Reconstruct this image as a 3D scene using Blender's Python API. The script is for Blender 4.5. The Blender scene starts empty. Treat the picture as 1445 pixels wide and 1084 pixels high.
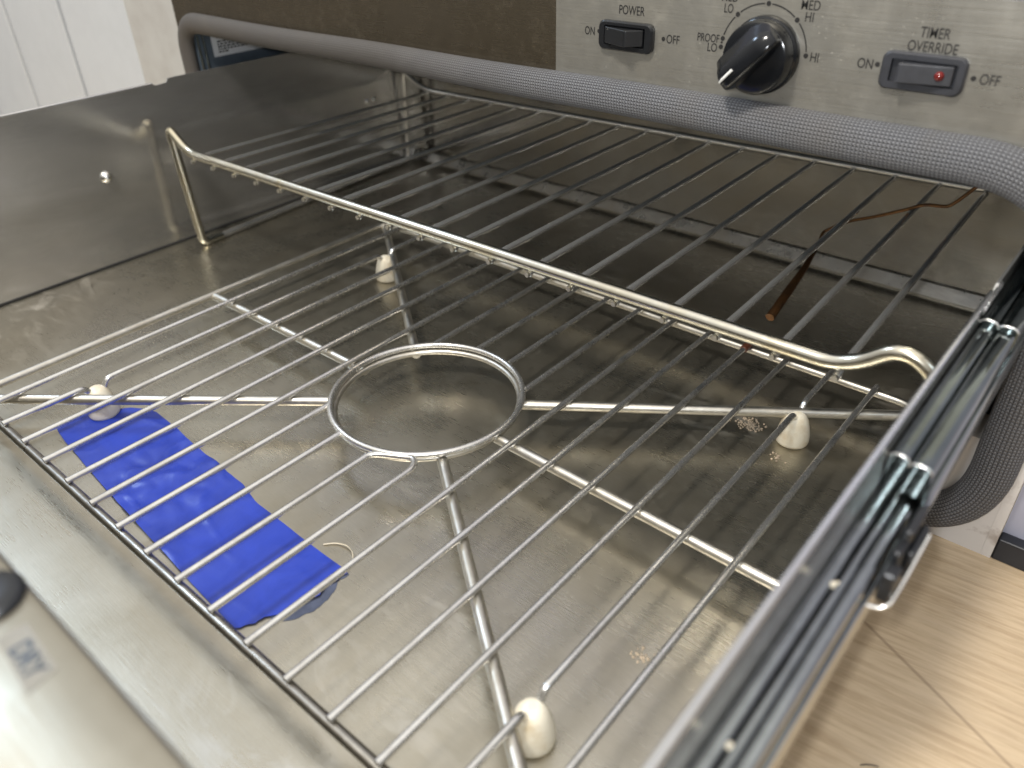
import bpy, bmesh, math, random
from mathutils import Vector, Matrix
random.seed(4)
C = bpy.context.scene
COL = C.collection
S = 0.0275                    # metres per wire pitch; every coordinate below is in wire pitches

# ------------------------------------------------------------------ camera
cam_d = bpy.data.cameras.new('camera'); cam = bpy.data.objects.new('camera', cam_d); COL.objects.link(cam)
RW = ((0.763747672950359, 0.6450859371923684, -0.023529251997360057),
      (0.34549280415319217, -0.43929183269377936, -0.8292511127559041),
      (-0.5452744394717908, 0.6252094204066225, -0.5583806643263536))
CP = Vector((18.270882228352974, -3.1421813160519037, 9.904104396689643)) * S
m = Matrix(((RW[0][0], -RW[1][0], -RW[2][0], CP.x),
            (RW[0][1], -RW[1][1], -RW[2][1], CP.y),
            (RW[0][2], -RW[1][2], -RW[2][2], CP.z),
            (0, 0, 0, 1)))
cam.matrix_world = m
cam_d.sensor_fit = 'HORIZONTAL'; cam_d.sensor_width = 36.0
cam_d.lens = 36.0 * 1109.04 / 1445.0
cam_d.clip_start = 0.01; cam_d.clip_end = 50
cam_d.dof.use_dof = True; cam_d.dof.focus_distance = 0.46; cam_d.dof.aperture_fstop = 7.0
C.camera = cam

# ------------------------------------------------------------------ room light (indoor photograph)
W = bpy.data.worlds.new('World'); C.world = W; W.use_nodes = True
nt = W.node_tree; nt.nodes.clear()
wo = nt.nodes.new('ShaderNodeOutputWorld'); bg = nt.nodes.new('ShaderNodeBackground')
tc = nt.nodes.new('ShaderNodeTexCoord'); sx = nt.nodes.new('ShaderNodeSeparateXYZ')
rp = nt.nodes.new('ShaderNodeValToRGB')
e = rp.color_ramp.elements
e[0].position = 0.0; e[0].color = (.10, .09, .08, 1)
e[1].position = 1.0; e[1].color = (1.35, 1.31, 1.24, 1)
k = e.new(.50); k.color = (.20, .195, .185, 1)
k = e.new(.72); k.color = (.72, .70, .67, 1)
mp = nt.nodes.new('ShaderNodeMapRange'); mp.inputs[1].default_value = -1; mp.inputs[2].default_value = 1
nt.links.new(tc.outputs['Generated'], sx.inputs[0]); nt.links.new(sx.outputs['Z'], mp.inputs[0])
nt.links.new(mp.outputs[0], rp.inputs[0]); nt.links.new(rp.outputs[0], bg.inputs[0])
bg.inputs[1].default_value = 1.0
nt.links.new(bg.outputs[0], wo.inputs[0])

def area(name, loc, target, size, power, col):
    d = bpy.data.lights.new(name, 'AREA'); d.shape = 'DISK'; d.size = size; d.energy = power; d.color = col
    o = bpy.data.objects.new(name, d); COL.objects.link(o)
    l = Vector(loc) * S; o.location = l
    o.rotation_euler = (Vector(target) * S - l).to_track_quat('-Z', 'Y').to_euler()
    return o
area('ceiling_lamp', (8, -20, 52), (6, 8, 0), 0.22, 20, (1.0, .94, .85))
area('window_light', (-52, -5, 60), (8, 0, 0), 0.35, 11, (.58, .76, 1.0))
area('phone_lamp', (17.9, -3.4, 10.5), (8, 8, 0), 0.012, .8, (.93, .96, 1.0))

C.view_settings.view_transform = 'Standard'; C.view_settings.look = 'None'
C.view_settings.exposure = 0; C.view_settings.gamma = 1; C.view_settings.use_curve_mapping = False

# ------------------------------------------------------------------ materials
def new_mat(name):
    mt = bpy.data.materials.new(name); mt.use_nodes = True
    n = mt.node_tree.nodes; n.clear()
    out = n.new('ShaderNodeOutputMaterial'); p = n.new('ShaderNodeBsdfPrincipled')
    mt.node_tree.links.new(p.outputs[0], out.inputs[0])
    return mt, n, mt.node_tree.links, p, out

def pos_scaled(n, l, sc, rot=(0, 0, 0)):
    g = n.new('ShaderNodeNewGeometry'); mpn = n.new('ShaderNodeMapping')
    mpn.inputs['Scale'].default_value = sc; mpn.inputs['Rotation'].default_value = rot
    l.new(g.outputs['Position'], mpn.inputs['Vector'])
    return mpn.outputs[0]

def noise(n, l, vec, scale, detail=4, rough=.55, dist=0):
    t = n.new('ShaderNodeTexNoise'); t.inputs['Scale'].default_value = scale
    t.inputs['Detail'].default_value = detail; t.inputs['Roughness'].default_value = rough
    t.inputs['Distortion'].default_value = dist
    l.new(vec, t.inputs['Vector']); return t.outputs['Fac']

def ramp(n, l, fac, a, b, va=0.0, vb=1.0):
    r = n.new('ShaderNodeMapRange'); r.inputs[1].default_value = a; r.inputs[2].default_value = b
    r.inputs[3].default_value = va; r.inputs[4].default_value = vb
    l.new(fac, r.inputs[0]); return r.outputs[0]

def mixc(n, l, fac, a, b):
    x = n.new('ShaderNodeMix'); x.data_type = 'RGBA'
    if isinstance(fac, (int, float)): x.inputs[0].default_value = fac
    else: l.new(fac, x.inputs[0])
    for sock, v in ((6, a), (7, b)):
        if isinstance(v, tuple): x.inputs[sock].default_value = (*v, 1)
        else: l.new(v, x.inputs[sock])
    return x.outputs[2]

def math_n(n, l, op, a, b):
    x = n.new('ShaderNodeMath'); x.operation = op
    for i, v in enumerate((a, b)):
        if isinstance(v, (int, float)): x.inputs[i].default_value = v
        else: l.new(v, x.inputs[i])
    return x.outputs[0]

def steel(name, col=(.56, .54, .50), rough=.28, aniso=0.0, tan=(1, 0, 0), grain=(1, 1, 1), gscale=0,
          smear=.15, smear_scale=9, smear_sc=(1, 1, 1), smear_rot=(0, 0, 0), stain=(.30, .25, .17), stain_amt=.25,
          dust=0.0, bump=.015, dustcol=(.55, .52, .47), wipe=0.0, base_metal=1.0):
    mt, n, l, p, out = new_mat(name)
    p.inputs['Metallic'].default_value = 1
    v1 = pos_scaled(n, l, smear_sc, smear_rot)
    big = noise(n, l, v1, smear_scale, 6, .6, .8)
    fine = noise(n, l, v1, smear_scale * 5, 5, .65, .3)
    c = mixc(n, l, ramp(n, l, big, .42, .72, 0, stain_amt), col, stain)
    c = mixc(n, l, ramp(n, l, fine, .5, .8, 0, smear), c, tuple(min(1, x * 1.35) for x in col))
    r = ramp(n, l, big, .3, .7, rough * .8, rough * 1.25)
    r2 = ramp(n, l, fine, .35, .75, -.03, .06)
    r = math_n(n, l, 'ADD', r, r2)
    if gscale:
        gv = pos_scaled(n, l, grain)
        gr = noise(n, l, gv, gscale, 3, .6)
        r = math_n(n, l, 'ADD', r, ramp(n, l, gr, .3, .7, -.05, .05))
        b = n.new('ShaderNodeBump'); b.inputs['Strength'].default_value = bump * 6; b.inputs['Distance'].default_value = .0004
        l.new(gr, b.inputs['Height']); l.new(b.outputs[0], p.inputs['Normal'])
        c = mixc(n, l, ramp(n, l, gr, .35, .7, 0, .22), c, tuple(x * .7 for x in col))
    metal = None
    if wipe:
        wv = pos_scaled(n, l, (1, 3.2, 1), (0, 0, .75))
        w = noise(n, l, wv, 14, 8, .72, 1.2)
        area_ = noise(n, l, pos_scaled(n, l, (1, 1, 1)), 5.0, 3, .5, .4)
        wm = math_n(n, l, 'MULTIPLY', ramp(n, l, w, .52, .72), ramp(n, l, area_, .48, .66))
        wm = math_n(n, l, 'MULTIPLY', wm, wipe)
        c = mixc(n, l, wm, c, (.62, .60, .56))
        r = math_n(n, l, 'ADD', r, math_n(n, l, 'MULTIPLY', wm, .3))
        metal = math_n(n, l, 'SUBTRACT', 1.0, math_n(n, l, 'MULTIPLY', wm, .6))
    if dust:
        vo = n.new('ShaderNodeTexVoronoi'); vo.inputs['Scale'].default_value = 330
        vo.inputs['Randomness'].default_value = 1
        dv = pos_scaled(n, l, (1, 1, 1)); l.new(dv, vo.inputs['Vector'])
        spots = ramp(n, l, vo.outputs['Distance'], .06, .16, 1, 0)
        sp2 = noise(n, l, dv, 45, 3, .6)
        spots = math_n(n, l, 'MULTIPLY', spots, ramp(n, l, sp2, .50, .62))
        film = noise(n, l, dv, 130, 6, .75, .5)
        film = math_n(n, l, 'MULTIPLY', ramp(n, l, film, .50, .75), ramp(n, l, big, .35, .65, .15, .8))
        d = math_n(n, l, 'MAXIMUM', math_n(n, l, 'MULTIPLY', spots, min(1, dust * 2)), math_n(n, l, 'MULTIPLY', film, dust))
        c = mixc(n, l, d, c, dustcol)
        mm = math_n(n, l, 'SUBTRACT', 1.0, d)
        metal = mm if metal is None else math_n(n, l, 'MULTIPLY', metal, mm)
    if metal is not None and base_metal < 1: metal = math_n(n, l, 'MULTIPLY', metal, base_metal)
    elif base_metal < 1: p.inputs['Metallic'].default_value = base_metal
    if metal is not None: l.new(metal, p.inputs['Metallic'])
    l.new(c, p.inputs['Base Color']); l.new(r, p.inputs['Roughness'])
    if aniso:
        p.inputs['Anisotropic'].default_value = aniso
        t = n.new('ShaderNodeCombineXYZ')
        for i in range(3): t.inputs[i].default_value = tan[i]
        l.new(t.outputs[0], p.inputs['Tangent'])
    return mt

def plain(name, col, rough=.5, var=.25, scale=60, metallic=0, bump=0, spec=.5, col2=None, lo=.4, hi=.7):
    mt, n, l, p, out = new_mat(name)
    v = pos_scaled(n, l, (1, 1, 1)); nz = noise(n, l, v, scale, 5, .6, .2)
    c2 = col2 or tuple(max(0, x * (1 - var)) for x in col)
    l.new(mixc(n, l, ramp(n, l, nz, lo, hi), col, c2), p.inputs['Base Color'])
    l.new(ramp(n, l, nz, .3, .7, rough * .85, min(1, rough * 1.15)), p.inputs['Roughness'])
    p.inputs['Metallic'].default_value = metallic; p.inputs['Specular IOR Level'].default_value = spec
    if bump:
        b = n.new('ShaderNodeBump'); b.inputs['Strength'].default_value = bump; b.inputs['Distance'].default_value = .001
        l.new(nz, b.inputs['Height']); l.new(b.outputs[0], p.inputs['Normal'])
    return mt

M = {}
M['pan'] = steel('brushed_pan_steel', (.49, .46, .385), .30, .5, (1, 0, 0), (6, 120, 1), 14, smear=.18, smear_scale=7,
                 stain=(.31, .26, .175), stain_amt=.55, wipe=.55, dust=.12, base_metal=.94)
M['wall'] = steel('drawer_wall_steel', (.62, .615, .60), .15, .3, (0, 1, 0), (1, 4, 150), 12, smear=.15, smear_scale=8,
                  smear_sc=(1, .5, 1.5), stain=(.34, .32, .28), stain_amt=.5, base_metal=.84)
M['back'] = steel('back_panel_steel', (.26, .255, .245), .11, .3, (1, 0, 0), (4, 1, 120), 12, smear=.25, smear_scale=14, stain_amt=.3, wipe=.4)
M['flange'] = steel('scuffed_flange_steel', (.36, .35, .33), .30, smear=.3, smear_scale=30, stain_amt=.4, wipe=1.2)
M['front'] = steel('drawer_front_steel', (.36, .33, .265), .38, .4, (1, 0, 0), (4, 120, 1), 12, smear=.12, stain_amt=.25)
M['fascia'] = steel('dark_fascia_steel', (.15, .125, .09), .24, .4, (1, 0, 0), (2, 1, 70), 12, smear=.05, stain=(.11, .09, .06), stain_amt=.5, dust=.25, dustcol=(.26, .23, .18), base_metal=.75)
M['overlay'] = steel('control_plate_steel', (.43, .415, .37), .36, .4, (1, 0, 0), (2, 1, 70), 12, smear=.08, smear_scale=16, smear_sc=(1.6, 1, .6), stain=(.44, .40, .31), stain_amt=.35, dust=.33, dustcol=(.48, .46, .40), bump=.03, base_metal=.74)
M['wire'] = steel('rack_wire_steel', (.70, .69, .665), .26, smear=.3, smear_scale=40, stain=(.34, .31, .26), stain_amt=.45, base_metal=.92)
M['spoke'] = steel('dull_spoke_steel', (.60, .58, .53), .38, smear=.35, smear_scale=35, stain=(.36, .31, .22), stain_amt=.5)
M['brightwire'] = steel('bright_rack_wire', (.78, .77, .745), .17, smear=.15, smear_scale=60, stain=(.45, .42, .37), stain_amt=.3, base_metal=.88)
M['dark_reflection'] = steel('frame_steel_dark_reflection', (.38, .36, .32), .30, smear=.25, smear_scale=40, stain=(.14, .12, .10), stain_amt=.5)
M['shade_strip'] = plain('dark_shade_paint', (.035, .03, .027), .55, .3, 60)
M['zinc_flashlit'] = steel('dull_flashlit_zinc', (.36, .385, .39), .17, smear=.3, smear_scale=40, stain=(.15, .165, .17), stain_amt=.4, dust=.12)  # lighter copy of the slide zinc, flash light put into its colour
M['gold'] = steel('heat_tinted_steel', (.70, .675, .585), .20, smear=.2, smear_scale=30, stain=(.50, .40, .20), stain_amt=.5)
M['chrome'] = steel('zinc_slide', (.22, .25, .25), .09, smear=.2, smear_scale=30, stain=(.12, .14, .14), stain_amt=.5, dust=.10)  # the slides' dark reflection is put into this low base colour
M['hem'] = steel('folded_lip_steel', (.84, .86, .88), .28, smear=.1)
M['bright'] = steel('bare_steel_and_glint', (.88, .88, .86), .25, smear=.1, stain_amt=.05)
M['liner'] = plain('cavity_liner', (.12, .155, .195), .4, .3, 40, metallic=.2)
M['black'] = plain('black_plastic', (.012, .013, .015), .32, .3, 120, bump=.05)
M['knobm'] = plain('black_knob', (.006, .007, .009), .16, .3, 90)
M['greyplastic'] = plain('dusty_grey_plastic', (.04, .042, .05), .45, .35, 160, bump=.05)
M['ink'] = plain('black_ink', (.018, .017, .016), .6, .2, 200)
M['whiteink'] = plain('white_paint_line', (.85, .85, .82), .5, .05)
M['ceramic'] = plain('white_ceramic', (.70, .65, .53), .45, .2, 110, bump=.08, col2=(.52, .42, .27), lo=.48, hi=.75)
M['redlamp'] = plain('red_lens', (.16, .014, .012), .10, .3, 300)
M['paper'] = plain('label_paper', (.72, .74, .77), .6, .1)
M['frostlabel'] = plain('label_backing', (.17, .16, .135), .5, .05)
M['copper'] = plain('brown_copper', (.17, .08, .03), .35, .5, 150, metallic=.75, col2=(.08, .045, .025))
M['rust'] = plain('brown_scorch', (.16, .055, .03), .5, .5, 200, metallic=.3)
M['whitewood'] = plain('white_painted_boards', (.60, .63, .66), .42, .06, 25)
M['whitemetal'] = plain('white_painted_strip', (.50, .50, .48), .5, .15, 30, bump=.05, col2=(.43, .42, .40))
M['dirtywhite'] = plain('stained_white_paint', (.72, .69, .66), .4, .3, 45, bump=.1, col2=(.30, .24, .20), lo=.55, hi=.72)
M['lavender'] = plain('lavender_wall', (.40, .41, .50), .5, .08, 20)
M['baseb'] = plain('black_baseboard', (.012, .014, .02), .3, .2, 50)
M['groove'] = plain('groove_gap', (.04, .035, .03), .8, .2, 80)
M['crumb'] = plain('brown_crumb', (.46, .37, .27), .9, .4, 400)
M['hair'] = plain('pale_fibre', (.62, .56, .44), .4, .1)
M['end_tone'] = plain('dull_blue_grey', (.13, .15, .22), .35, .4, 70, metallic=.6)
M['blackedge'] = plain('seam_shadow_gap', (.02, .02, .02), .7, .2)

# painter's tape
mt, n, l, p, out = new_mat('blue_masking_tape')
v = pos_scaled(n, l, (1, 1, 1))
a = noise(n, l, v, 35, 5, .6, .6); crepe = noise(n, l, pos_scaled(n, l, (1, .25, 1)), 900, 2, .5)
l.new(mixc(n, l, ramp(n, l, a, .35, .7), (.016, .045, .39), (.012, .034, .29)), p.inputs['Base Color'])
p.inputs['Roughness'].default_value = .34
b = n.new('ShaderNodeBump'); b.inputs['Strength'].default_value = .35; b.inputs['Distance'].default_value = .0006
l.new(math_n(n, l, 'ADD', a, math_n(n, l, 'MULTIPLY', crepe, .3)), b.inputs['Height']); l.new(b.outputs[0], p.inputs['Normal'])
M['tape'] = mt

# woven gasket: knit from the tube's own UVs
mt, n, l, p, out = new_mat('braided_gasket')
uv = n.new('ShaderNodeUVMap'); sp = n.new('ShaderNodeSeparateXYZ'); l.new(uv.outputs[0], sp.inputs[0])
u_, v_ = sp.outputs[0], sp.outputs[1]
def frac_tri(x):
    f = n.new('ShaderNodeMath'); f.operation = 'PINGPONG'; f.inputs[1].default_value = .5; l.new(x, f.inputs[0]); return f.outputs[0]
vcol = math_n(n, l, 'MULTIPLY', v_, 34.0)
tri = frac_tri(vcol)
ph = math_n(n, l, 'ADD', math_n(n, l, 'MULTIPLY', u_, 1 / .068), math_n(n, l, 'MULTIPLY', tri, 1.1))
sn = math_n(n, l, 'SINE', math_n(n, l, 'MULTIPLY', ph, 6.2832), 0)
sn = math_n(n, l, 'ADD', math_n(n, l, 'MULTIPLY', sn, .33), .67)
groove = ramp(n, l, tri, .02, .22, .2, 1)
h = math_n(n, l, 'MULTIPLY', sn, groove)
pv = pos_scaled(n, l, (1, 1, 1)); nz = noise(n, l, pv, 26, 5, .6, .4)
gx = n.new('ShaderNodeSeparateXYZ'); l.new(pos_scaled(n, l, (1, 1, 1)), gx.inputs[0])
worn_dim = ramp(n, l, math_n(n, l, 'ADD', gx.outputs[0], math_n(n, l, 'MULTIPLY', nz, .16)), .30, .14)   # the older, fuzzier stretch; its weaker light is also put into the colour
base = mixc(n, l, h, (.02, .02, .024), (.25, .255, .27))
base = mixc(n, l, math_n(n, l, 'MULTIPLY', worn_dim, .75), base, (.065, .054, .041))
l.new(mixc(n, l, ramp(n, l, nz, .5, .75, 0, .3), base, (.14, .12, .095)), p.inputs['Base Color'])
p.inputs['Roughness'].default_value = .65
b = n.new('ShaderNodeBump'); b.inputs['Strength'].default_value = .8; b.inputs['Distance'].default_value = .0012
l.new(math_n(n, l, 'MULTIPLY', h, ramp(n, l, worn_dim, 0, 1, 1, .3)), b.inputs['Height']); l.new(b.outputs[0], p.inputs['Normal'])
M['gasket'] = mt

# wood-look vinyl floor
mt, n, l, p, out = new_mat('oak_vinyl_floor')
gv = pos_scaled(n, l, (1, 1, 1), (0, 0, math.radians(-6)))
mp2 = n.new('ShaderNodeMapping'); mp2.inputs['Scale'].default_value = (4, 70, 1); l.new(gv, mp2.inputs['Vector'])
g1 = noise(n, l, mp2.outputs[0], 6, 8, .7, .5)
mp3 = n.new('ShaderNodeMapping'); mp3.inputs['Scale'].default_value = (3, 22, 1); l.new(gv, mp3.inputs['Vector'])
g2 = noise(n, l, mp3.outputs[0], 4, 4, .6, 1.0)
c = mixc(n, l, ramp(n, l, g1, .42, .62), (.60, .465, .305), (.43, .315, .195))
c = mixc(n, l, ramp(n, l, g2, .35, .75, 0, .6), c, (.64, .51, .35))
sv = pos_scaled(n, l, (1, 1, 1), (0, 0, math.radians(26.2)))
ss = n.new('ShaderNodeSeparateXYZ'); l.new(sv, ss.inputs[0])
yy = math_n(n, l, 'ADD', ss.outputs[1], -(16.98 * math.sin(math.radians(26.2)) + 7.89 * math.cos(math.radians(26.2))) * S)
pp = n.new('ShaderNodeMath'); pp.operation = 'PINGPONG'; pp.inputs[1].default_value = .0825
l.new(yy, pp.inputs[0])
seam = ramp(n, l, pp.outputs[0], .0005, .0011, 1, 0)
l.new(mixc(n, l, math_n(n, l, 'MULTIPLY', seam, .42), c, (.16, .10, .06)), p.inputs['Base Color'])
l.new(ramp(n, l, g1, .3, .7, .20, .30), p.inputs['Roughness'])
b = n.new('ShaderNodeBump'); b.inputs['Strength'].default_value = .12; b.inputs['Distance'].default_value = .0005
l.new(g1, b.inputs['Height']); l.new(b.outputs[0], p.inputs['Normal'])
M['floor'] = mt

# ------------------------------------------------------------------ mesh helpers
class MB:
    def __init__(s): s.v = []; s.f = []; s.uv = None
    def box(s, a, b):
        i = len(s.v); x0, y0, z0 = a; x1, y1, z1 = b
        s.v += [(x0, y0, z0), (x1, y0, z0), (x1, y1, z0), (x0, y1, z0), (x0, y0, z1), (x1, y0, z1), (x1, y1, z1), (x0, y1, z1)]
        s.f += [tuple(i + q for q in f) for f in ((0, 3, 2, 1), (4, 5, 6, 7), (0, 1, 5, 4), (1, 2, 6, 5), (2, 3, 7, 6), (3, 0, 4, 7))]
        return s
    def prism(s, pts, axis, lo, hi):
        """extrude a 2-D outline along an axis (0: pts are y,z; 1: x,z; 2: x,y)"""
        i = len(s.v); k = len(pts)
        for t in (lo, hi):
            for a, b in pts:
                s.v.append({0: (t, a, b), 1: (a, t, b), 2: (a, b, t)}[axis])
        s.f.append(tuple(i + q for q in range(k))); s.f.append(tuple(i + k + q for q in reversed(range(k))))
        for q in range(k): s.f.append((i + q, i + k + q, i + k + (q + 1) % k, i + (q + 1) % k))
        return s
    def squash_y(s, c, k):
        s.v = [(x, c + (y - c) * k, z) for x, y, z in s.v]; return s
    def tube(s, pts, r, seg=10, closed=False, caps=True, want_uv=False):
        P = [Vector(p) for p in pts]; N = len(P)
        rad = r if callable(r) else (lambda t: r)
        T = []
        for j in range(N):
            if closed: d = P[(j + 1) % N] - P[j - 1]
            else: d = P[min(j + 1, N - 1)] - P[max(j - 1, 0)]
            T.append(d.normalized())
        up = Vector((0, 0, 1)) if abs(T[0].z) < .9 else Vector((1, 0, 0))
        nrm = (up - T[0] * up.dot(T[0])).normalized()
        base = len(s.v); ln = 0; uvs = []
        for j in range(N):
            nrm = (nrm - T[j] * nrm.dot(T[j])).normalized()
            bn = T[j].cross(nrm); rr = rad(j / max(1, N - 1))
            if j: ln += (P[j] - P[j - 1]).length
            uvs.append(ln)
            for q in range(seg):
                a = 2 * math.pi * q / seg
                s.v.append(tuple(P[j] + (nrm * math.cos(a) + bn * math.sin(a)) * rr))
        tot = ln + (P[0] - P[-1]).length
        if want_uv and s.uv is None: s.uv = {}
        for j in range(N if closed else N - 1):
            for q in range(seg):
                a = base + j * seg + q; b_ = base + j * seg + (q + 1) % seg
                j2 = (j + 1) % N
                c_ = base + j2 * seg + (q + 1) % seg; d_ = base + j2 * seg + q
                if want_uv:
                    u0 = uvs[j]; u1 = uvs[j2] if j2 else tot
                    s.uv[len(s.f)] = ((u0, q / seg), (u0, (q + 1) / seg), (u1, (q + 1) / seg), (u1, q / seg))
                s.f.append((a, b_, c_, d_))
        if caps and not closed:
            s.f.append(tuple(base + q for q in reversed(range(seg))))
            s.f.append(tuple(base + (N - 1) * seg + q for q in range(seg)))
        return s
    def lathe(s, c, prof, axis=2, seg=28):
        """profile of (radius, height) turned about an axis through c"""
        base = len(s.v)
        for r, h in prof:
            for q in range(seg):
                a = 2 * math.pi * q / seg; x, y = r * math.cos(a), r * math.sin(a)
                o = {2: (x, y, h), 1: (x, h, y), 0: (h, x, y)}[axis]
                s.v.append((c[0] + o[0], c[1] + o[1], c[2] + o[2]))
        for j in range(len(prof) - 1):
            for q in range(seg):
                s.f.append((base + j * seg + q, base + j * seg + (q + 1) % seg, base + (j + 1) * seg + (q + 1) % seg, base + (j + 1) * seg + q))
        s.f.append(tuple(base + q for q in reversed(range(seg))))
        s.f.append(tuple(base + (len(prof) - 1) * seg + q for q in range(seg)))
        return s
    def grid(s, fn, nu, nv):
        i = len(s.v)
        for a in range(nu + 1):
            for b in range(nv + 1): s.v.append(fn(a / nu, b / nv))
        for a in range(nu):
            for b in range(nv):
                q = i + a * (nv + 1) + b
                s.f.append((q, q + nv + 1, q + nv + 2, q + 1))
        return s
    def build(s, name, mat, parent=None, at=(0, 0, 0), smooth=None, bevel=0, recalc=True):
        me = bpy.data.meshes.new(name)
        o3 = Vector(at)
        me.from_pydata([tuple((Vector(p) - o3) * S) for p in s.v], [], s.f)
        if s.uv:
            lay = me.uv_layers.new(name='UVMap')
            for fi, co in s.uv.items():
                pl = me.polygons[fi]
                for k_, li in enumerate(pl.loop_indices): lay.data[li].uv = co[k_]
        if recalc:
            bm = bmesh.new(); bm.from_mesh(me); bmesh.ops.recalc_face_normals(bm, faces=bm.faces); bm.to_mesh(me); bm.free()
        me.materials.append(M[mat] if isinstance(mat, str) else mat)
        o = bpy.data.objects.new(name, me); COL.objects.link(o)
        if parent is not None:
            o.parent = parent
            w = Vector((0, 0, 0)); q = parent
            while q: w += Vector(q.location); q = q.parent
            o.location = o3 * S - w
        else: o.location = o3 * S
        if bevel:
            md = o.modifiers.new('bevel', 'BEVEL'); md.width = bevel * S; md.segments = 3; md.limit_method = 'ANGLE'; md.angle_limit = math.radians(35)
        if smooth is not None:
            for pl in me.polygons: pl.use_smooth = True
            me.set_sharp_from_angle(angle=math.radians(smooth))
        return o

def fillet(pts, r, nseg=6, closed=False):
    P = [Vector(p) for p in pts]; out_ = []; N = len(P)
    for i in range(N):
        if not closed and i in (0, N - 1): out_.append(P[i]); continue
        a, b, c_ = P[i - 1], P[i], P[(i + 1) % N]
        rr = r[i] if isinstance(r, (list, tuple)) else r
        d1 = (a - b); d2 = (c_ - b); L1, L2 = d1.length, d2.length
        k_ = min(rr, L1 * .49, L2 * .49)
        p0 = b + d1 / L1 * k_; p2 = b + d2 / L2 * k_
        for t in range(nseg + 1):
            u = t / nseg; out_.append(p0 * (1 - u) ** 2 + b * 2 * u * (1 - u) + p2 * u ** 2)
    return out_

def subdiv(pts, step, jit=0):
    P = [Vector(p) for p in pts]; o = [P[0]]
    for a, b in zip(P, P[1:]):
        k_ = max(1, int((b - a).length / step))
        for t in range(1, k_ + 1):
            q = a.lerp(b, t / k_)
            if jit: q += Vector((random.uniform(-jit, jit), 0, random.uniform(-jit, jit)))
            o.append(q)
    return o

def tag(o, label=None, cat=None, group=None, kind=None):
    if label: o['label'] = label
    if cat: o['category'] = cat
    if group: o['group'] = group
    if kind: o['kind'] = kind
    return o

def empty(name, at):
    o = bpy.data.objects.new(name, None); COL.objects.link(o); o.location = Vector(at) * S; o.empty_display_size = .02
    return o

def text(name, body, mat, parent, loc, height, frame, width=None, align='CENTER', squeeze=1.0, thick=.004, label=None, bold=0.0):
    """frame: (right, up) unit vectors"""
    cu = bpy.data.curves.new(name, 'FONT'); cu.body = body; cu.align_x = align; cu.align_y = 'CENTER'; cu.size = 1; cu.extrude = 0
    cu.offset = bold
    t = bpy.data.objects.new(name + '_tmp', cu); COL.objects.link(t)
    dg = bpy.context.evaluated_depsgraph_get(); me = bpy.data.meshes.new_from_object(t.evaluated_get(dg))
    bpy.data.objects.remove(t)
    right, up = Vector(frame[0]), Vector(frame[1]); nn = right.cross(up)
    ys = [v.co.y for v in me.vertices]; xs = [v.co.x for v in me.vertices]
    h0 = max(ys) - min(ys); w0 = max(xs) - min(xs); my = (max(ys) + min(ys)) / 2; mx = (max(xs) + min(xs)) / 2
    k_ = height / h0; kx = (width / w0) if width else k_ * squeeze
    L = Vector(loc)
    for v in me.vertices:
        v.co = (right * ((v.co.x - mx) * kx) + up * ((v.co.y - my) * k_) + nn * thick) * S
    me.materials.append(M[mat])
    o = bpy.data.objects.new(name, me); COL.objects.link(o); o.parent = parent
    w = Vector((0, 0, 0)); q = parent
    while q: w += Vector(q.location); q = q.parent
    o.location = L * S - w
    if label: o['label'] = label
    return o

def rrect(x0, x1, z0, z1, r, nseg=6):
    o = []
    for cx, cz, a0 in ((x1 - r, z1 - r, 0), (x0 + r, z1 - r, 90), (x0 + r, z0 + r, 180), (x1 - r, z0 + r, 270)):
        for t in range(nseg + 1):
            a = math.radians(a0 + 90 * t / nseg); o.append((cx + r * math.cos(a), cz + r * math.sin(a)))
    return o

# ------------------------------------------------------------------ setting
ZF = -1.72
fl = MB().box((-30, -30, ZF - .4), (45, 30, ZF)).build('floor', 'floor'); tag(fl, kind='structure')

g = empty('plank_door', (-20, 11.3, ZF))
tag(g, 'white painted plank door left of the appliance, with dark vertical grooves', 'door')
xs_ = [-34, -28.9, -23.3, -17.6, -11.9]
for a, b in zip(xs_, xs_[1:]):
    MB().box((a + .17, 11.3, ZF + .02), (b - .17, 11.9, 16)).build('board', 'whitewood', g, (a, 11.3, ZF), bevel=.06)
MB().box((-34, 11.55, ZF + .02), (-11.9, 11.95, 15.9)).build('groove_backing', 'groove', g, (-20, 11.5, ZF))
jl = MB().box((-11.75, 11.15, ZF), (-8.22, 11.9, 16)).build('white_cabinet', 'whitemetal', None, (-10, 11.15, ZF), bevel=.05)
tag(jl, 'wide off white painted upright strip between the plank door and the control panel', 'cabinet')
jr = empty('white_cabinet', (18.1, 11, ZF))
tag(jr, 'stained white cabinet frame corner standing on the wood floor at the right', 'cabinet')
MB().box((18.02, 11.0, ZF), (18.2, 11.9, 12)).build('stile', 'dirtywhite', jr, (18.1, 11, ZF))
MB().box((-8.2, 11.0, ZF), (18.018, 11.9, -1.02)).build('bottom_rail', 'dirtywhite', jr, (10, 11, ZF))
MB().box((16.9, 11.0, -1.018), (18.018, 11.9, .8)).build('corner_block', 'dirtywhite', jr, (17.5, 11, 0))
wr = MB().box((18.21, 11.3, ZF), (45, 11.8, 16)).build('side_wall', 'lavender', None, (25, 11.3, ZF))
tag(wr, 'pale lavender wall panel at the right edge above the black baseboard', 'wall')
bb = MB().box((18.205, 11.0, ZF + .002), (45, 11.295, -1.2)).build('baseboard', 'baseb', None, (25, 11, ZF), bevel=.04)
tag(bb, 'glossy black baseboard running right from the white cabinet corner', 'baseboard')
up = MB().box((-8.2, 11.35, 8.02), (18.018, 11.9, 16)).build('upper_cabinet_front', 'lavender', None, (5, 11.3, 8))
tag(up, 'pale lavender cabinet front just above the steel control panel', 'cabinet')

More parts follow.
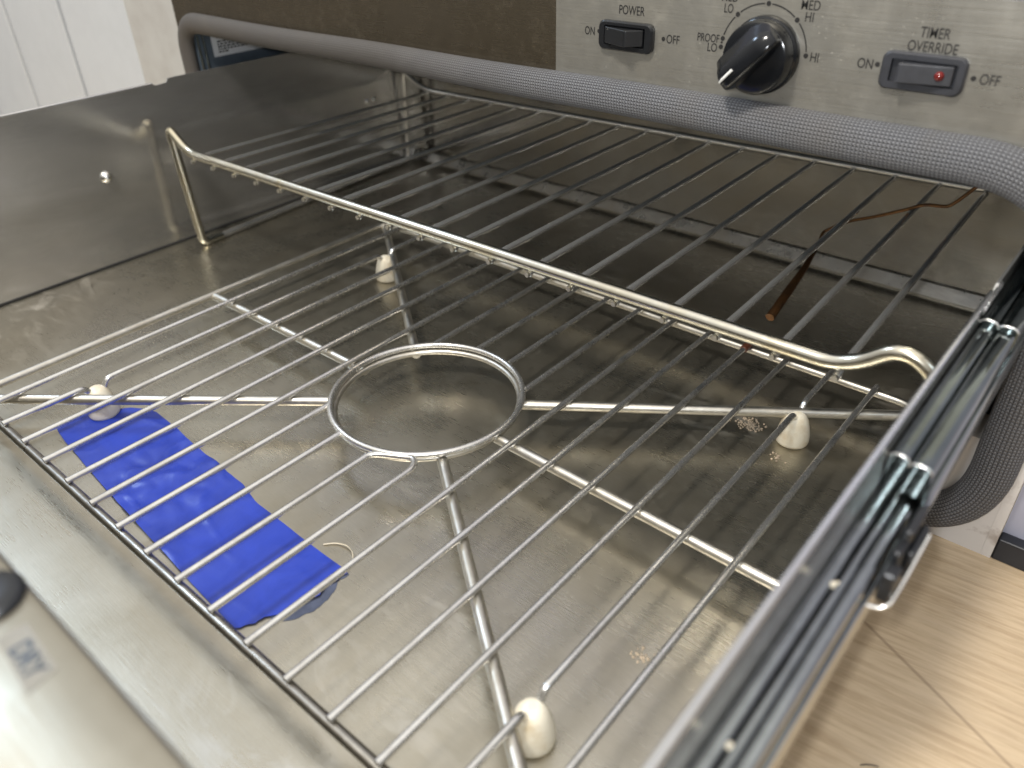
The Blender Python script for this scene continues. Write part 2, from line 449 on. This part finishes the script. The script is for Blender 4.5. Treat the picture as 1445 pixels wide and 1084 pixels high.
# ------------------------------------------------------------------ appliance body
A = empty('warming_drawer', (5, 11, ZF))
tag(A, 'stainless steel warming drawer appliance, pulled open, with control panel, knob and grey braided gasket', 'appliance')
YP = 11.0
fr = MB()
fr.box((-8.18, YP + .03, 5.55), (18.0, 11.5, 8.0))
fr.box((-8.18, YP + .03, -1.0), (-7.55, 11.5, 5.548)); fr.box((17.35, YP + .03, .81), (18.0, 11.5, 5.548))
fr.build('fascia', 'fascia', A, (5, YP, 5))
MB().prism(rrect(7.44, 18.0, 5.75, 8.0, .02, 2), 1, YP, YP + .028).build('control_plate', 'overlay', A, (12, YP, 7))
ln = MB()
ln.box((-7.45, 11.05, -1.0), (-7.3, 21.2, 5.6)); ln.box((17.4, 11.502, -1.0), (17.55, 21.2, 5.6))
ln.box((-7.298, 11.502, 5.5), (17.398, 21.2, 5.6)); ln.box((-7.298, 11.502, -1.0), (17.398, 21.2, -.97)); ln.box((-7.298, 21.0, -.968), (17.398, 21.2, 5.498))
ln.build('cavity_liner', 'liner', A, (5, 15, 2))
for k_, yy_ in enumerate((11.12, 11.32)):
    MB().tube([(-7.29, yy_, 5.5), (-7.29, yy_, -.9)], .04, 8).build('liner_edge', 'chrome', A, (-7.2, yy_, 2), smooth=60)
# gasket
gp = fillet([(-7.62, 10.86, 5.73), (17.70, 10.86, 5.73), (17.70, 10.86, -1.27), (-7.62, 10.86, -1.27)], [1.0, 2.0, 1.7, 1.0], 16, closed=True)
gp2 = []
for a, b in zip(gp, gp[1:] + gp[:1]):
    L_ = (b - a).length; k_ = max(1, int(L_ / .25))
    for t in range(k_):
        q = a.lerp(b, t / k_); q = q + Vector((0, .012 * math.sin(q.x * .9), .014 * math.sin(q.x * .7 + .6)))
        gp2.append(q)
gk = MB().tube(gp2, lambda t:   .305 + .075 * min(1, max(0, (t - .15) / .25)) * (1 if t < .6 else max(0, (1 - t) / .4)), 40, closed=True, want_uv=True).squash_y(10.95, .72).build('door_gasket', 'gasket', A, (5, 10.86, 5), smooth=80)
# writing
FR = ((1, 0, 0), (0, 0, 1))
def word(b, x, z, h, w): return text('lettering', b, 'ink', A, (x, YP, z), h, FR, width=w, thick=.006, bold=.005)
word('POWER', 9.28, 7.36, .165, .58)
word('ON', 8.305, 6.91, .155, .24); word('OFF', 10.23, 6.93, .155, .28)
word('TIMER', 14.79, 7.475, .155, .44); word('OVERRIDE', 14.80, 7.27, .155, .74)
word('ON', 13.84, 6.925, .155, .25); word('OFF', 15.72, 6.90, .155, .28)
word('PROOF', 10.96, 7.035, .14, .44); word('LO', 11.06, 6.88, .15, .19)
word('MED', 11.30, 7.74, .15, .31); word('LO', 11.30, 7.555, .15, .17)
word('MED', 12.77, 7.715, .15, .32); word('HI', 12.78, 7.535, .15, .14); word('HI', 12.985, 6.92, .15, .14)
KC = (12.03, 6.885)
KO = .05
def dot(x, z, r=.045): MB().lathe((x, YP, z), [(r, 0.004), (r, -.006)], 1, 14).build('printed_dot', 'ink', A, (x, YP, z))
for x, z in ((8.53, 6.92), (10.02, 6.92), (14.035, 6.93), (15.49, 6.895)): dot(x, z, .04)
def arc(a0, a1, r=.80, w=.011):
    n_ = max(3, int(abs(a1 - a0) / 4)); pts = []
    for t in range(n_ + 1):
        a = math.radians(a0 + (a1 - a0) * t / n_); pts.append((KC[0] + r * math.cos(a), KC[1] + r * math.sin(a)))
    dial = MB(); i = 0
    for x, z in pts:
        d = Vector((x - KC[0], z - KC[1])).normalized()
        for sg in (-1, 1): dial.v.append((x + d.x * w * sg, YP - .006, z + d.y * w * sg))
    for t in range(n_): dial.f.append((i + 2 * t, i + 2 * t + 1, i + 2 * t + 3, i + 2 * t + 2))
    dial.build('dial_arc', 'ink', A, (KC[0], YP, KC[1]))
ticks = (3, 47, 90, 133, 168)
for a in ticks + (178.5,): dot(KC[0] + .8 * math.cos(math.radians(a)), KC[1] + .8 * math.sin(math.radians(a)), .042)
dot(KC[0] + .8 * math.cos(math.radians(173)), KC[1] + .8 * math.sin(math.radians(173)), .02)
for a, b in zip(ticks, ticks[1:]): arc(a + 4.5, b - 4.5)

# switches
def switch(name, x0, x1, z0, z1, mat, bez_t, prof, rx, label):
    b = MB()
    ox = rrect(x0, x1, z0, z1, .13); n_ = len(ox)
    ix = rrect(rx[0] - .03, rx[1] + .03, rx[2] - .03, rx[3] + .03, .02)
    def ring(o, y): 
        i = len(b.v); b.v.extend((x, y, z) for x, z in o); return i
    r0 = ring(ox, YP); r1 = ring(ox, YP - bez_t + .04)
    ox2 = [((x - (x0 + x1) / 2) * .955 + (x0 + x1) / 2, (z - (z0 + z1) / 2) * .90 + (z0 + z1) / 2) for x, z in ox]
    r2 = ring(ox2, YP - bez_t); r3 = ring(ix, YP - bez_t); r4 = ring(ix, YP - .01)
    for p0, p1 in ((r0, r1), (r1, r2), (r2, r3), (r3, r4)):
        for q in range(n_): b.f.append((p0 + q, p0 + (q + 1) % n_, p1 + (q + 1) % n_, p1 + q))
    b.f.append(tuple(r4 + q for q in range(n_)))
    o = b.build(name, mat, A, ((x0 + x1) / 2, YP, (z0 + z1) / 2), smooth=30)
    o['label'] = label
    rk = MB().prism([(x, YP - d) for x, d in prof], 2, rx[2], rx[3]).build('rocker', mat, o, ((x0 + x1) / 2, YP, (z0 + z1) / 2), bevel=.018)
    return o
switch('rocker_switch', 8.58, 9.83, 6.62, 7.16, 'black', .12, [(8.76, .02), (8.76, .15), (9.32, .34), (9.36, .34), (9.62, .10), (9.62, .02)], (8.76, 9.64, 6.75, 7.05), 'black rocker switch under the word POWER')
sw = switch('rocker_switch', 14.12, 15.39, 6.60, 7.18, 'greyplastic', .11, [(14.43, .02), (14.43, .30), (14.47, .30), (15.22, .13), (15.22, .02)], (14.30, 15.24, 6.755, 7.045), 'grey rocker switch with red lamp under TIMER OVERRIDE')
MB().lathe((15.035, YP - .13, 6.90), [(.075, .03), (.075, -.045), (.06, -.075), (.03, -.095), (.001, -.10)], 1, 20).build('indicator_lamp', 'redlamp', sw, (15.035, YP, 6.9), smooth=60)

# knob
kb = MB().lathe((KC[0] + KO, YP, KC[1] - .02), [(.65, -.002), (.65, -.10), (.635, -.14), (.61, -.16), (.60, -.38), (.58, -.435), (.54, -.455), (.30, -.46), (.001, -.46)], 1, 56).build('temperature_knob', 'knobm', A, (KC[0], YP, KC[1]), smooth=35)
ang = math.radians(227); dx, dz = math.cos(ang), math.sin(ang)
gb = MB(); prof = [(-.42, .46), (-.34, .54), (-.25, .66), (-.16, .74), (-.05, .78), (.10, .78), (.15, .74), (.18, .46)]
ring_i = []
for t, kk in ((-.58, .55), (-.50, .8), (-.3, 1), (.2, 1), (.44, 1), (.54, .96), (.60, .80)):
    i = len(gb.v); ring_i.append(i)
    for u, d in prof:
        uu = u * (kk if abs(t) > .45 else 1); dd = .46 + (d - .46) * kk
        gb.v.append((KC[0] + KO + dx * t - dz * uu, YP - dd, KC[1] - .02 + dz * t + dx * uu))
for a, b in zip(ring_i, ring_i[1:]):
    for q in range(len(prof) - 1): gb.f.append((a + q, a + q + 1, b + q + 1, b + q))
gb.f.append(tuple(ring_i[0] + q for q in range(len(prof)))); gb.f.append(tuple(ring_i[-1] + q for q in reversed(range(len(prof)))))
gb.build('grip', 'knobm', kb, (KC[0], YP, KC[1]), bevel=.03, smooth=40)
MB().tube([(KC[0] + KO + dx * t + dz * .05, YP - d, KC[1] - .02 + dz * t - dx * .05) for t, d in ((.24, .787), (.40, .787), (.50, .778), (.585, .71))], .025, 8).build('pointer_line', 'whiteink', kb, (KC[0], YP, KC[1]), smooth=60)

# sticker inside the cavity
st = MB().box((-7.298, 11.6, 4.55), (-7.29, 15.6, 5.30)).build('warning_label', 'paper', A, (-7.19, 13, 5))
FS = ((0, 1, 0), (0, 0, 1))
for k_, (zz, w_) in enumerate(((5.22, 1.0), (5.13, .8), (5.0, 1.5), (4.92, 1.45), (4.84, 1.5), (4.76, 1.1), (4.68, .35))):
    tx = MB(); y_ = 11.8
    while y_ < 11.8 + w_:
        q = random.uniform(.05, .16); tx.box((-7.292, y_, zz - .025), (-7.284, y_ + q, zz + .025)); y_ += q + .035
    tx.build('print_line', 'ink', st, (-7.19, 12.5, zz))

# ------------------------------------------------------------------ drawer
XL, XR, YF, YB, ZB, ZT = -6.8, 16.85, -2.25, 19.9, -.85, 4.25
D = MB().box((XL - .02, YF, ZB - .1), (XR + .02, YB, ZB)).build('drawer', 'pan', A, (5, 8, ZB))
D['label'] = 'pulled out stainless steel drawer, open topped, on zinc slides'
MB().prism([(YF, ZB - .02), (YB, ZB - .02), (YB, 4.30), (9.75, 4.34), (9.55, 4.33), (9.48, 4.22), (9.12, 4.20), (9.02, 4.25), (YF, 4.25)], 0, XL - .06, XL).build('side_wall', 'wall', D, (XL, 8, ZB))
MB().prism([(YF, ZB - .02), (YB, ZB - .02), (YB, 4.34), (9.75, 4.34), (9.6, 4.25), (YF, 4.25)], 0, XR, XR + .04).build('side_wall', 'wall', D, (XR, 8, ZB))
MB().box((XR + .041, YF, ZB - .1), (XR + .055, 10.2, 2.2)).build('outer_shade_strip', 'shade_strip', D, (XR + .05, 4, 1))  # dark strip added on the outer wall in place of the drawer's shadow
MB().tube([(XL - .04, YF, 4.25), (XL - .04, 9.02, 4.25)], .045, 10).build('folded_lip', 'wall', D, (XL, 5, 4.25), smooth=60)
MB().tube([(XR + .005, YF, 4.25), (XR + .005, 9.55, 4.25)], .042, 12).build('folded_lip', 'hem', D, (XR, 5, 4.25), smooth=60)
# raised seam where the side wall meets the floor pan
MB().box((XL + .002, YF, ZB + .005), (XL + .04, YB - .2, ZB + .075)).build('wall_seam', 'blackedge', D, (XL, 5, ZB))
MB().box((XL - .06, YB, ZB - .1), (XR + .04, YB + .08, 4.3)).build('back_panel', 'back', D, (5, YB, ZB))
fg = MB().prism([(YB - .30, ZB + .004), (YB - .30, ZB + .05), (YB - .10, ZB + .36), (YB - .004, ZB + .38), (YB - .004, ZB + .004)], 0, XL + .06, XR - .01).build('back_flange', 'flange', D, (5, YB, ZB))
# front box with its top ledge
df = MB().prism([(YF, ZB - .2), (YF, 4.12), (YF - .04, 4.18), (YF - .12, 4.2), (-3.6, 4.2), (-3.8, 4.14), (-3.95, 3.95), (-4.0, 3.7), (-4.0, ZB - .2)], 0, -7.6, 17.6).build('drawer_front', 'front', D, (5, -2.7, ZB), smooth=35)
lb = MB().prism([(11.72, -2.73), (12.52, -2.79), (12.45, -2.51), (11.74, -2.47)], 2, 4.201, 4.207).build('moisture_label', 'frostlabel', D, (12, -2.6, 4.2))
text('lettering', 'DRY', 'black', D, (12.17, -2.635, 4.209), .19, ((.985, -.06, 0), (.06, .985, 0)), width=.47, thick=.003, bold=.03)
MB().lathe((11.17, -2.60, 4.2), [(.34, .0), (.34, .04), (.30, .09), (.2, .11), (.001, .11)], 2, 32).build('moisture_knob', 'black', D, (11.1, -2.5, 4.2), smooth=50)
# fixings on the inner wall
def dome(name, c, r, ax, mat, sgn=1):
    MB().lathe(c, [(r * 1.15, 0), (r * 1.1, sgn * r * .25), (r * .9, sgn * r * .6), (r * .5, sgn * r * .9), (.001, sgn * r)], ax, 18).build(name, mat, D, c, smooth=60)
dome('bolt_head', (XL, 6.78, 1.93), .17, 0, 'bright')
dome('bolt_head', (XL, 17.4, 1.98), .09, 0, 'bright'); dome('bolt_head', (XL, 17.75, 2.0), .07, 0, 'bright')
dome('bolt_head', (4.06, 19.19, ZB), .09, 2, 'bright'); dome('bolt_head', (5.5, 19.3, ZB), .10, 2, 'bright')
# right hand telescopic slide: three nested rolled members
def rib_profile(xa, xb, z, drop):
    c_ = (xa + xb) / 2; r_ = (xb - xa) / 2; o = []
    for t in range(0, 11):
        a = math.pi - math.pi * t / 10; o.append((c_ + r_ * math.cos(a), z - r_ * .5 + r_ * .5 * math.sin(a)))
    return [(xa, z - drop)] + o + [(xb, z - drop)]
def slide(name, ya, yb, ribs, mat='chrome'):
    mb = MB()
    for (xa, xb, z, dr) in ribs: mb.prism(rib_profile(xa, xb, z, dr), 1, ya, yb)
    return mb.build(name, mat, D, (17.1, (ya + yb) / 2, 3), smooth=40)
slide('inner_slide', -2.2, 16, [(16.895, 17.05, 3.42, .9), (17.085, 17.17, 3.42, .6), (17.175, 17.335, 3.40, .6), (17.338, 17.385, 3.12, .5)], 'zinc_flashlit')
m1 = slide('middle_slide', 5.16, 17, [(16.91, 17.13, 3.98, .6), (17.14, 17.40, 3.98, .5), (17.402, 17.44, 3.6, .6)])
m2 = slide('outer_slide', 9.02, 18, [(16.90, 17.14, 4.06, .5), (17.15, 17.42, 4.06, .5)])
def cap(xa, xb, z, y):
    c_ = (xa + xb) / 2; r_ = (xb - xa) / 2
    pts = [(c_ + r_ * math.cos(math.pi - math.pi * t / 10), y, z - r_ * .5 + r_ * .53 * math.sin(math.pi * t / 10)) for t in range(11)]
    return MB().tube(pts, .016, 8)
for (xa, xb, z, y, par) in ((16.91, 17.13, 3.98, 5.16, m1), (17.14, 17.40, 3.98, 5.10, m1), (16.90, 17.14, 4.06, 9.02, m2), (17.15, 17.42, 4.06, 8.98, m2)):
    cap(xa, xb, z, y).build('rolled_end_glint', 'bright', D, (xa, y, z), smooth=60)  # rolled ends; their highlight is put into the brighter steel colour
for x, y in ((17.055, 3.35), (17.09, 3.38), (17.07, 1.0)):
    MB().lathe((x, y, 3.36), [(.03, 0), (.03, .05), (.001, .07)], 2, 10).build('grease_bead', 'hair', D, (x, y, 3.8), smooth=60)
lt = MB()
lt.box((17.40, 4.05, 3.05), (17.50, 5.0, 3.55)); lt.box((17.42, 4.25, 3.56), (17.52, 4.75, 3.72)); lt.box((17.40, 3.8, 3.0), (17.56, 4.04, 3.42)); lt.box((17.502, 4.3, 3.0), (17.60, 4.9, 3.4))
lt.build('release_latch', 'black', D, (17.5, 4.4, 3.3), bevel=.04)
MB().tube(fillet([(17.36, 3.62, 3.05), (17.50, 3.66, 3.05), (17.58, 3.72, 3.10), (17.60, 4.1, 3.2), (17.62, 4.7, 3.42)], .06, 5), .025, 8).build('latch_spring', 'bright', D, (17.5, 4, 3.1), smooth=60)
MB().tube(fillet([(XR + .045, 9.0, 4.16), (XR + .045, 9.85, 4.20), (XR + .045, 9.98, 4.24), (XR + .045, 9.90, 4.30), (XR + .045, 9.2, 4.24)], .06, 6), .028, 8).build('slot_rim', 'bright', D, (XR, 9.5, 4.2), smooth=60)

# ------------------------------------------------------------------ lower rack
Rk = empty('wire_rack', (7.5, 6.4, ZB))
tag(Rk, 'flat lower wire rack with centre ring, spokes and four white feet on the drawer floor', 'rack')
V = 12.78; RC = Vector((7.42, 6.43, 0)); RR = 2.12
fp = fillet([(-.4, 0, -.13), (-1, 0, -.13), (-1, V, -.13), (16, V, -.13), (16, 0, -.13), (15.4, 0, -.13)], .55, 8)
MB().tube([(-.45, 0, -.13), (15.45, 0, -.13)], .10, 14).build('front_bar', 'dark_reflection', Rk, (7.5, 0, -.13), smooth=60)  # front side of the same frame; its dark reflection is put into the colour
MB().tube(fp, .095, 12).build('frame', 'spoke', Rk, (7.5, 6.4, -.13), smooth=60)
MB().tube([(RC.x + RR * math.cos(2 * math.pi * t / 72), RC.y + RR * math.sin(2 * math.pi * t / 72), .03) for t in range(72)], .072, 12, closed=True).build('ring', 'wire', Rk, tuple(RC), smooth=60)
MB().tube([(RC.x + (RR - .07) * math.cos(2 * math.pi * t / 72), RC.y + (RR - .07) * math.sin(2 * math.pi * t / 72), -.12) for t in range(72)], .07, 10, closed=True).build('ring', 'spoke', Rk, tuple(RC), smooth=60)
def spoke(a, b):
    a = Vector(a); b = Vector(b); d = (b - a).normalized()
    MB().tube(subdiv([a, b], .6), .115, 12).build('spoke', 'spoke', Rk, tuple(a.lerp(b, .5)), smooth=60)
def ringpt(q, back=.0):
    d = Vector((q[0], q[1], 0)) - RC; d.normalize(); p_ = RC + d * (RR - .05 + back); return (p_.x, p_.y, -.17)
for q in ((-.95, -.02, -.17), (15.95, 12.5, -.17), (-.95, V - .05, -.17), (15.95, .05, -.17), (-1, 6.35, -.17), (16, 6.3, -.17)):
    spoke(ringpt(q), q)
def ring_v(k_, front):
    d = math.sqrt(max(0, (RR + .06) ** 2 - (k_ - RC.x) ** 2)); return RC.y - d if front else RC.y + d
bar_r = .068
def bar(pts, rr=.15):
    P_ = subdiv(fillet(pts, rr, 5), .5)
    return MB().tube(P_, bar_r, 10).build('bar', 'wire', Rk, tuple(P_[0]), smooth=60)
proto_bar = None
def dip(k_, v0): return [(k_, v0 - .28, .0), (k_, v0 - .12, -.22), (k_, v0 + .14, -.22), (k_, v0 + .30, .0)]
for k_ in range(0, 16):
    zb = .02
    if k_ in (1, 14):
        bar([(k_, -.02, zb)] + dip(k_, 2.0) + dip(k_, 11.0) + [(k_, V + .02, zb)], .10)
    elif k_ in (6, 7):
        bar([(k_, -.02, zb), (k_, ring_v(k_, True), zb)]); bar([(k_, ring_v(k_, False), zb), (k_, V + .02, zb)])
    elif k_ == 8:
        bar([(8, -.02, zb), (8, 4.22, zb), (8.15, 4.36, zb), (8.8, 4.72, zb), (9, 4.5, zb), (9, -.02, zb)], .16)
        bar([(8, ring_v(8, False), zb), (8, V + .02, zb)])
    elif k_ == 9:
        bar([(9, ring_v(9, False), zb), (9, V + .02, zb)])
    elif proto_bar is None:
        proto_bar = bar([(k_, -.02, zb), (k_, V + .02, zb)])
    else:
        o = proto_bar.copy(); COL.objects.link(o); o.parent = Rk
        o.location = proto_bar.location + Vector(((k_ - 0) * S, 0, 0))
foot_prof = [(.29, -.85), (.34, -.82), (.355, -.76), (.345, -.62), (.31, -.43), (.255, -.26), (.20, -.16), (.14, -.11), (.07, -.085), (.001, -.08)]
for (x, y) in ((14, 1.98), (14, 10.98), (1, 1.98), (1, 10.98)):
    MB().lathe((x, y, .0), foot_prof, 2, 32).build('foot', 'ceramic', Rk, (x, y, ZB), smooth=60)
sc = bar([(12, 12.45, .02), (12, 12.95, .05)]); sc.data = sc.data.copy(); sc.name = 'scorched_tip'
sc.data.materials[0] = M['rust']; sc.scale = (1.35, 1, 1.35); sc['label'] = 'rusty brown end of one bar'

# ------------------------------------------------------------------ raised rack at the back
U = empty('raised_rack', (5, 14, ZB))
tag(U, 'raised wire rack with heat tinted front rail, standing on legs behind the flat rack', 'rack')
zl = ZB + .12
fr1 = fillet([(-5.89, 9.6, zl), (-5.87, 8.85, zl), (-6.17, 8.85, 3.02), (-5.28, 8.85, 2.42), (15.25, 8.85, 2.64), (16.05, 8.85, 3.32), (16.68, 8.85, 2.95), (16.62, 8.85, zl), (16.62, 9.6, zl)],
             [0, .25, .18, .45, .7, .55, .5, .3, 0], 8)
MB().tube(fr1, .142, 14).build('front_rail', 'gold', U, (5, 8.85, 2.5), smooth=60)
rr1 = fillet([(-6.62, 18.3, zl), (-6.66, 19.15, zl), (-6.44, 19.15, 2.86), (-5.35, 19.15, 2.30), (14.9, 19.15, 2.60), (15.6, 19.15, 2.95), (16.3, 19.15, 2.95), (16.35, 19.15, zl), (16.35, 18.3, zl)],
             [0, .25, .2, .5, .6, .4, .4, .3, 0], 8)
MB().tube(rr1, .10, 12).build('rear_rail', 'brightwire', U, (5, 19.15, 2.5), smooth=60)
for a, b in (((-5.89, 9.6, zl), (-6.62, 18.3, zl)), ((16.62, 9.6, zl), (16.35, 18.3, zl))):
    MB().tube([a, b], .11, 12).build('floor_runner', 'brightwire', U, tuple(Vector(a).lerp(Vector(b), .5)), smooth=60)
nb = 19
for i in range(nb):
    t = i / (nb - 1)
    xr_ = -5.1 + (14.92 + 5.1) * t; zr_ = 2.19 + (2.49 - 2.19) * t
    xf_ = -5.05 + (15.15 + 5.05) * t; zf_ = 2.30 + (2.50 - 2.30) * t
    P_ = fillet([(xf_, 8.80, zf_ - .10), (xf_, 9.0, zf_), (xr_, 18.6, zr_ + .02), (xr_, 19.12, zr_ + .02)], .15, 4)
    MB().tube(P_, .075, 10).build('bar', 'brightwire', U, (xf_, 8.8, zf_), smooth=60)
    MB().lathe((xf_, 8.78, zf_ - .085), [(.055, -.05), (.066, 0), (.045, .05), (.001, .055)], 1, 10).build('weld_nub', 'spoke', U, (xf_, 8.8, zf_), smooth=60)

# ------------------------------------------------------------------ temperature probe
Pb = empty('temperature_probe', (12, 15, .5))
tag(Pb, 'thin brown copper temperature probe with a curved wire, slung under the raised rack', 'probe')
# measured points of the copper wire and its bulb, as places inside the cavity
wire = [(15.2, 16.5, 3.66), (14.96, 16.5, 3.30), (14.72, 16.5, 3.00), (14.57, 16.55, 2.90), (14.14, 16.6, 2.82), (13.75, 16.65, 2.60), (13.05, 16.8, 2.20), (12.4, 17.0, 1.85), (11.95, 17.0, 1.52), (11.84, 16.9, 1.42), (11.90, 16.6, 1.30)]
def smooth_path(P, k_=4):
    P = [Vector(p) for p in P]; out_ = []
    for i in range(len(P) - 1):
        p0 = P[max(i - 1, 0)]; p1 = P[i]; p2 = P[i + 1]; p3 = P[min(i + 2, len(P) - 1)]
        for t in range(k_):
            u = t / k_
            out_.append(.5 * ((2 * p1) + (p2 - p0) * u + (2 * p0 - 5 * p1 + 4 * p2 - p3) * u * u + (3 * p1 - p0 - 3 * p2 + p3) * u ** 3))
    out_.append(P[-1]); return out_
MB().tube(smooth_path(wire), .042, 8).build('capillary_wire', 'copper', Pb, (14, 16.5, 2.5), smooth=60)
MB().tube(subdiv([(11.90, 16.6, 1.30), (11.98, 15.6, .92), (12.01, 13.75, .32)], .3), lambda t: .05 + .065 * min(1, t * 1.6), 14).build('bulb', 'copper', Pb, (12, 15, .8), smooth=60)

# ------------------------------------------------------------------ tape and litter
top = [(.56, 1.03), (.62, 1.45), (.9, 2.05), (1.3, 2.45), (1.62, 2.66), (1.95, 2.76), (2.89, 2.71), (3.7, 2.62), (4.59, 2.60), (5.84, 2.54), (6.47, 2.40), (7.89, 2.37), (8.76, 2.36), (9.37, 2.37)]
bot = [(.56, 1.0), (.9, .93), (1.4, .86), (2.13, .80), (2.7, .74), (3.32, .69), (3.9, .64), (4.41, .60), (5.4, .53), (6.41, .47), (7.2, .41), (8.14, .36), (8.6, .34), (8.89, .33)]
def lerp_list(L_, t):
    f = t * (len(L_) - 1); i = min(int(f), len(L_) - 2); u = f - i
    return (L_[i][0] * (1 - u) + L_[i + 1][0] * u, L_[i][1] * (1 - u) + L_[i + 1][1] * u)
from mathutils import noise as mn
def tp(u, v):
    a = lerp_list(top, u); b = lerp_list(bot, u)
    x = b[0] * (1 - v) + a[0] * v; y = b[1] * (1 - v) + a[1] * v
    if u > .9:
        j = (u - .9) / .1; x += j * (.10 * mn.noise((v * 7, 3.1, 0)) + .05 * mn.noise((v * 19, 1, 0)) + .20 * math.sin(v * math.pi))
    w = math.exp(-((u - .56) / .16) ** 2)
    z = ZB + .018 + .02 * (mn.noise((x * .9, y * .9, 2)) + .6)
    rg = (1 - abs(mn.noise((x * .8 + y * .5, y * 1.1 - x * .35, 3.3))) * 2.2)
    z += (.25 + w) * .035 * max(0, rg) ** 6
    z += w * .08 * abs(mn.noise((x * 1.1 + y * .8, y * 1.6 - x * .5, 7.3))) + w * .05 * abs(mn.noise((x * 1.9, y * 2.6, 1.7)))
    return (x, y, z)
tape = MB().grid(tp, 150, 36).build('painters_tape', 'tape', None, (4.5, 1.5, ZB), smooth=80)
tag(tape, 'wrinkled strip of blue masking tape stuck on the drawer floor', 'tape')
rs = MB().grid(lambda u, v: (9.12 + .22 * v + u * (.10 + .30 * math.sin(math.pi * min(1, v + .12))) + .06 * mn.noise((v * 9, u * 2, 4)), .85 + 1.5 * v, ZB + .006), 8, 24).build('end_patch', 'end_tone', tape, (9.3, 1.6, ZB))  # thin dull blue-grey patch beside the tape end
hr = MB().tube(smooth_path([(8.49, 2.52, ZB + .02), (8.67, 2.69, ZB + .03), (8.93, 2.76, ZB + .05), (9.17, 2.67, ZB + .05), (9.31, 2.47, ZB + .04), (9.33, 2.25, ZB + .03), (9.2, 2.12, ZB + .02)], 6), .014, 6).build('hair', 'hair', None, (8.9, 2.6, ZB), smooth=60)
tag(hr, 'short pale curled hair beside the torn end of the blue tape', 'hair')
def crumbs(name, cx, cy, n_, sx_, label):
    mb = MB()
    for i in range(n_):
        x = random.gauss(cx, sx_); y = random.gauss(cy, sx_ * .8); r = random.uniform(.008, .028)
        mb.lathe((x, y, ZB), [(r, 0.001), (r * 1.1, r * .5), (r * .5, r * 1.1), (.001, r * 1.2)], 2, 6)
    tag(mb.build(name, 'crumb', None, (cx, cy, ZB)), label, 'crumbs', kind='stuff')
crumbs('crumb_patch', 13.02, 10.95, 150, .14, 'patch of tan crumbs on the drawer floor left of the rear right foot')
crumbs('crumb_patch', 13.98, 10.24, 22, .10, 'small trace of brown crumbs in front of the rear right foot')
crumbs('crumb_patch', 14.45, 4.2, 26, .12, 'ochre crumb marks on the drawer floor behind the front right foot')
stp = MB().tube(smooth_path([(17.80, 5.2, ZF + .02), (17.9, 5.28, ZF + .04), (18.02, 5.35, ZF + .02)], 4), .009, 6).build('staple', 'ink', None, (17.9, 5.3, ZF))
tag(stp, 'tiny dark staple lying on the wood floor near the bottom of the photo', 'staple')
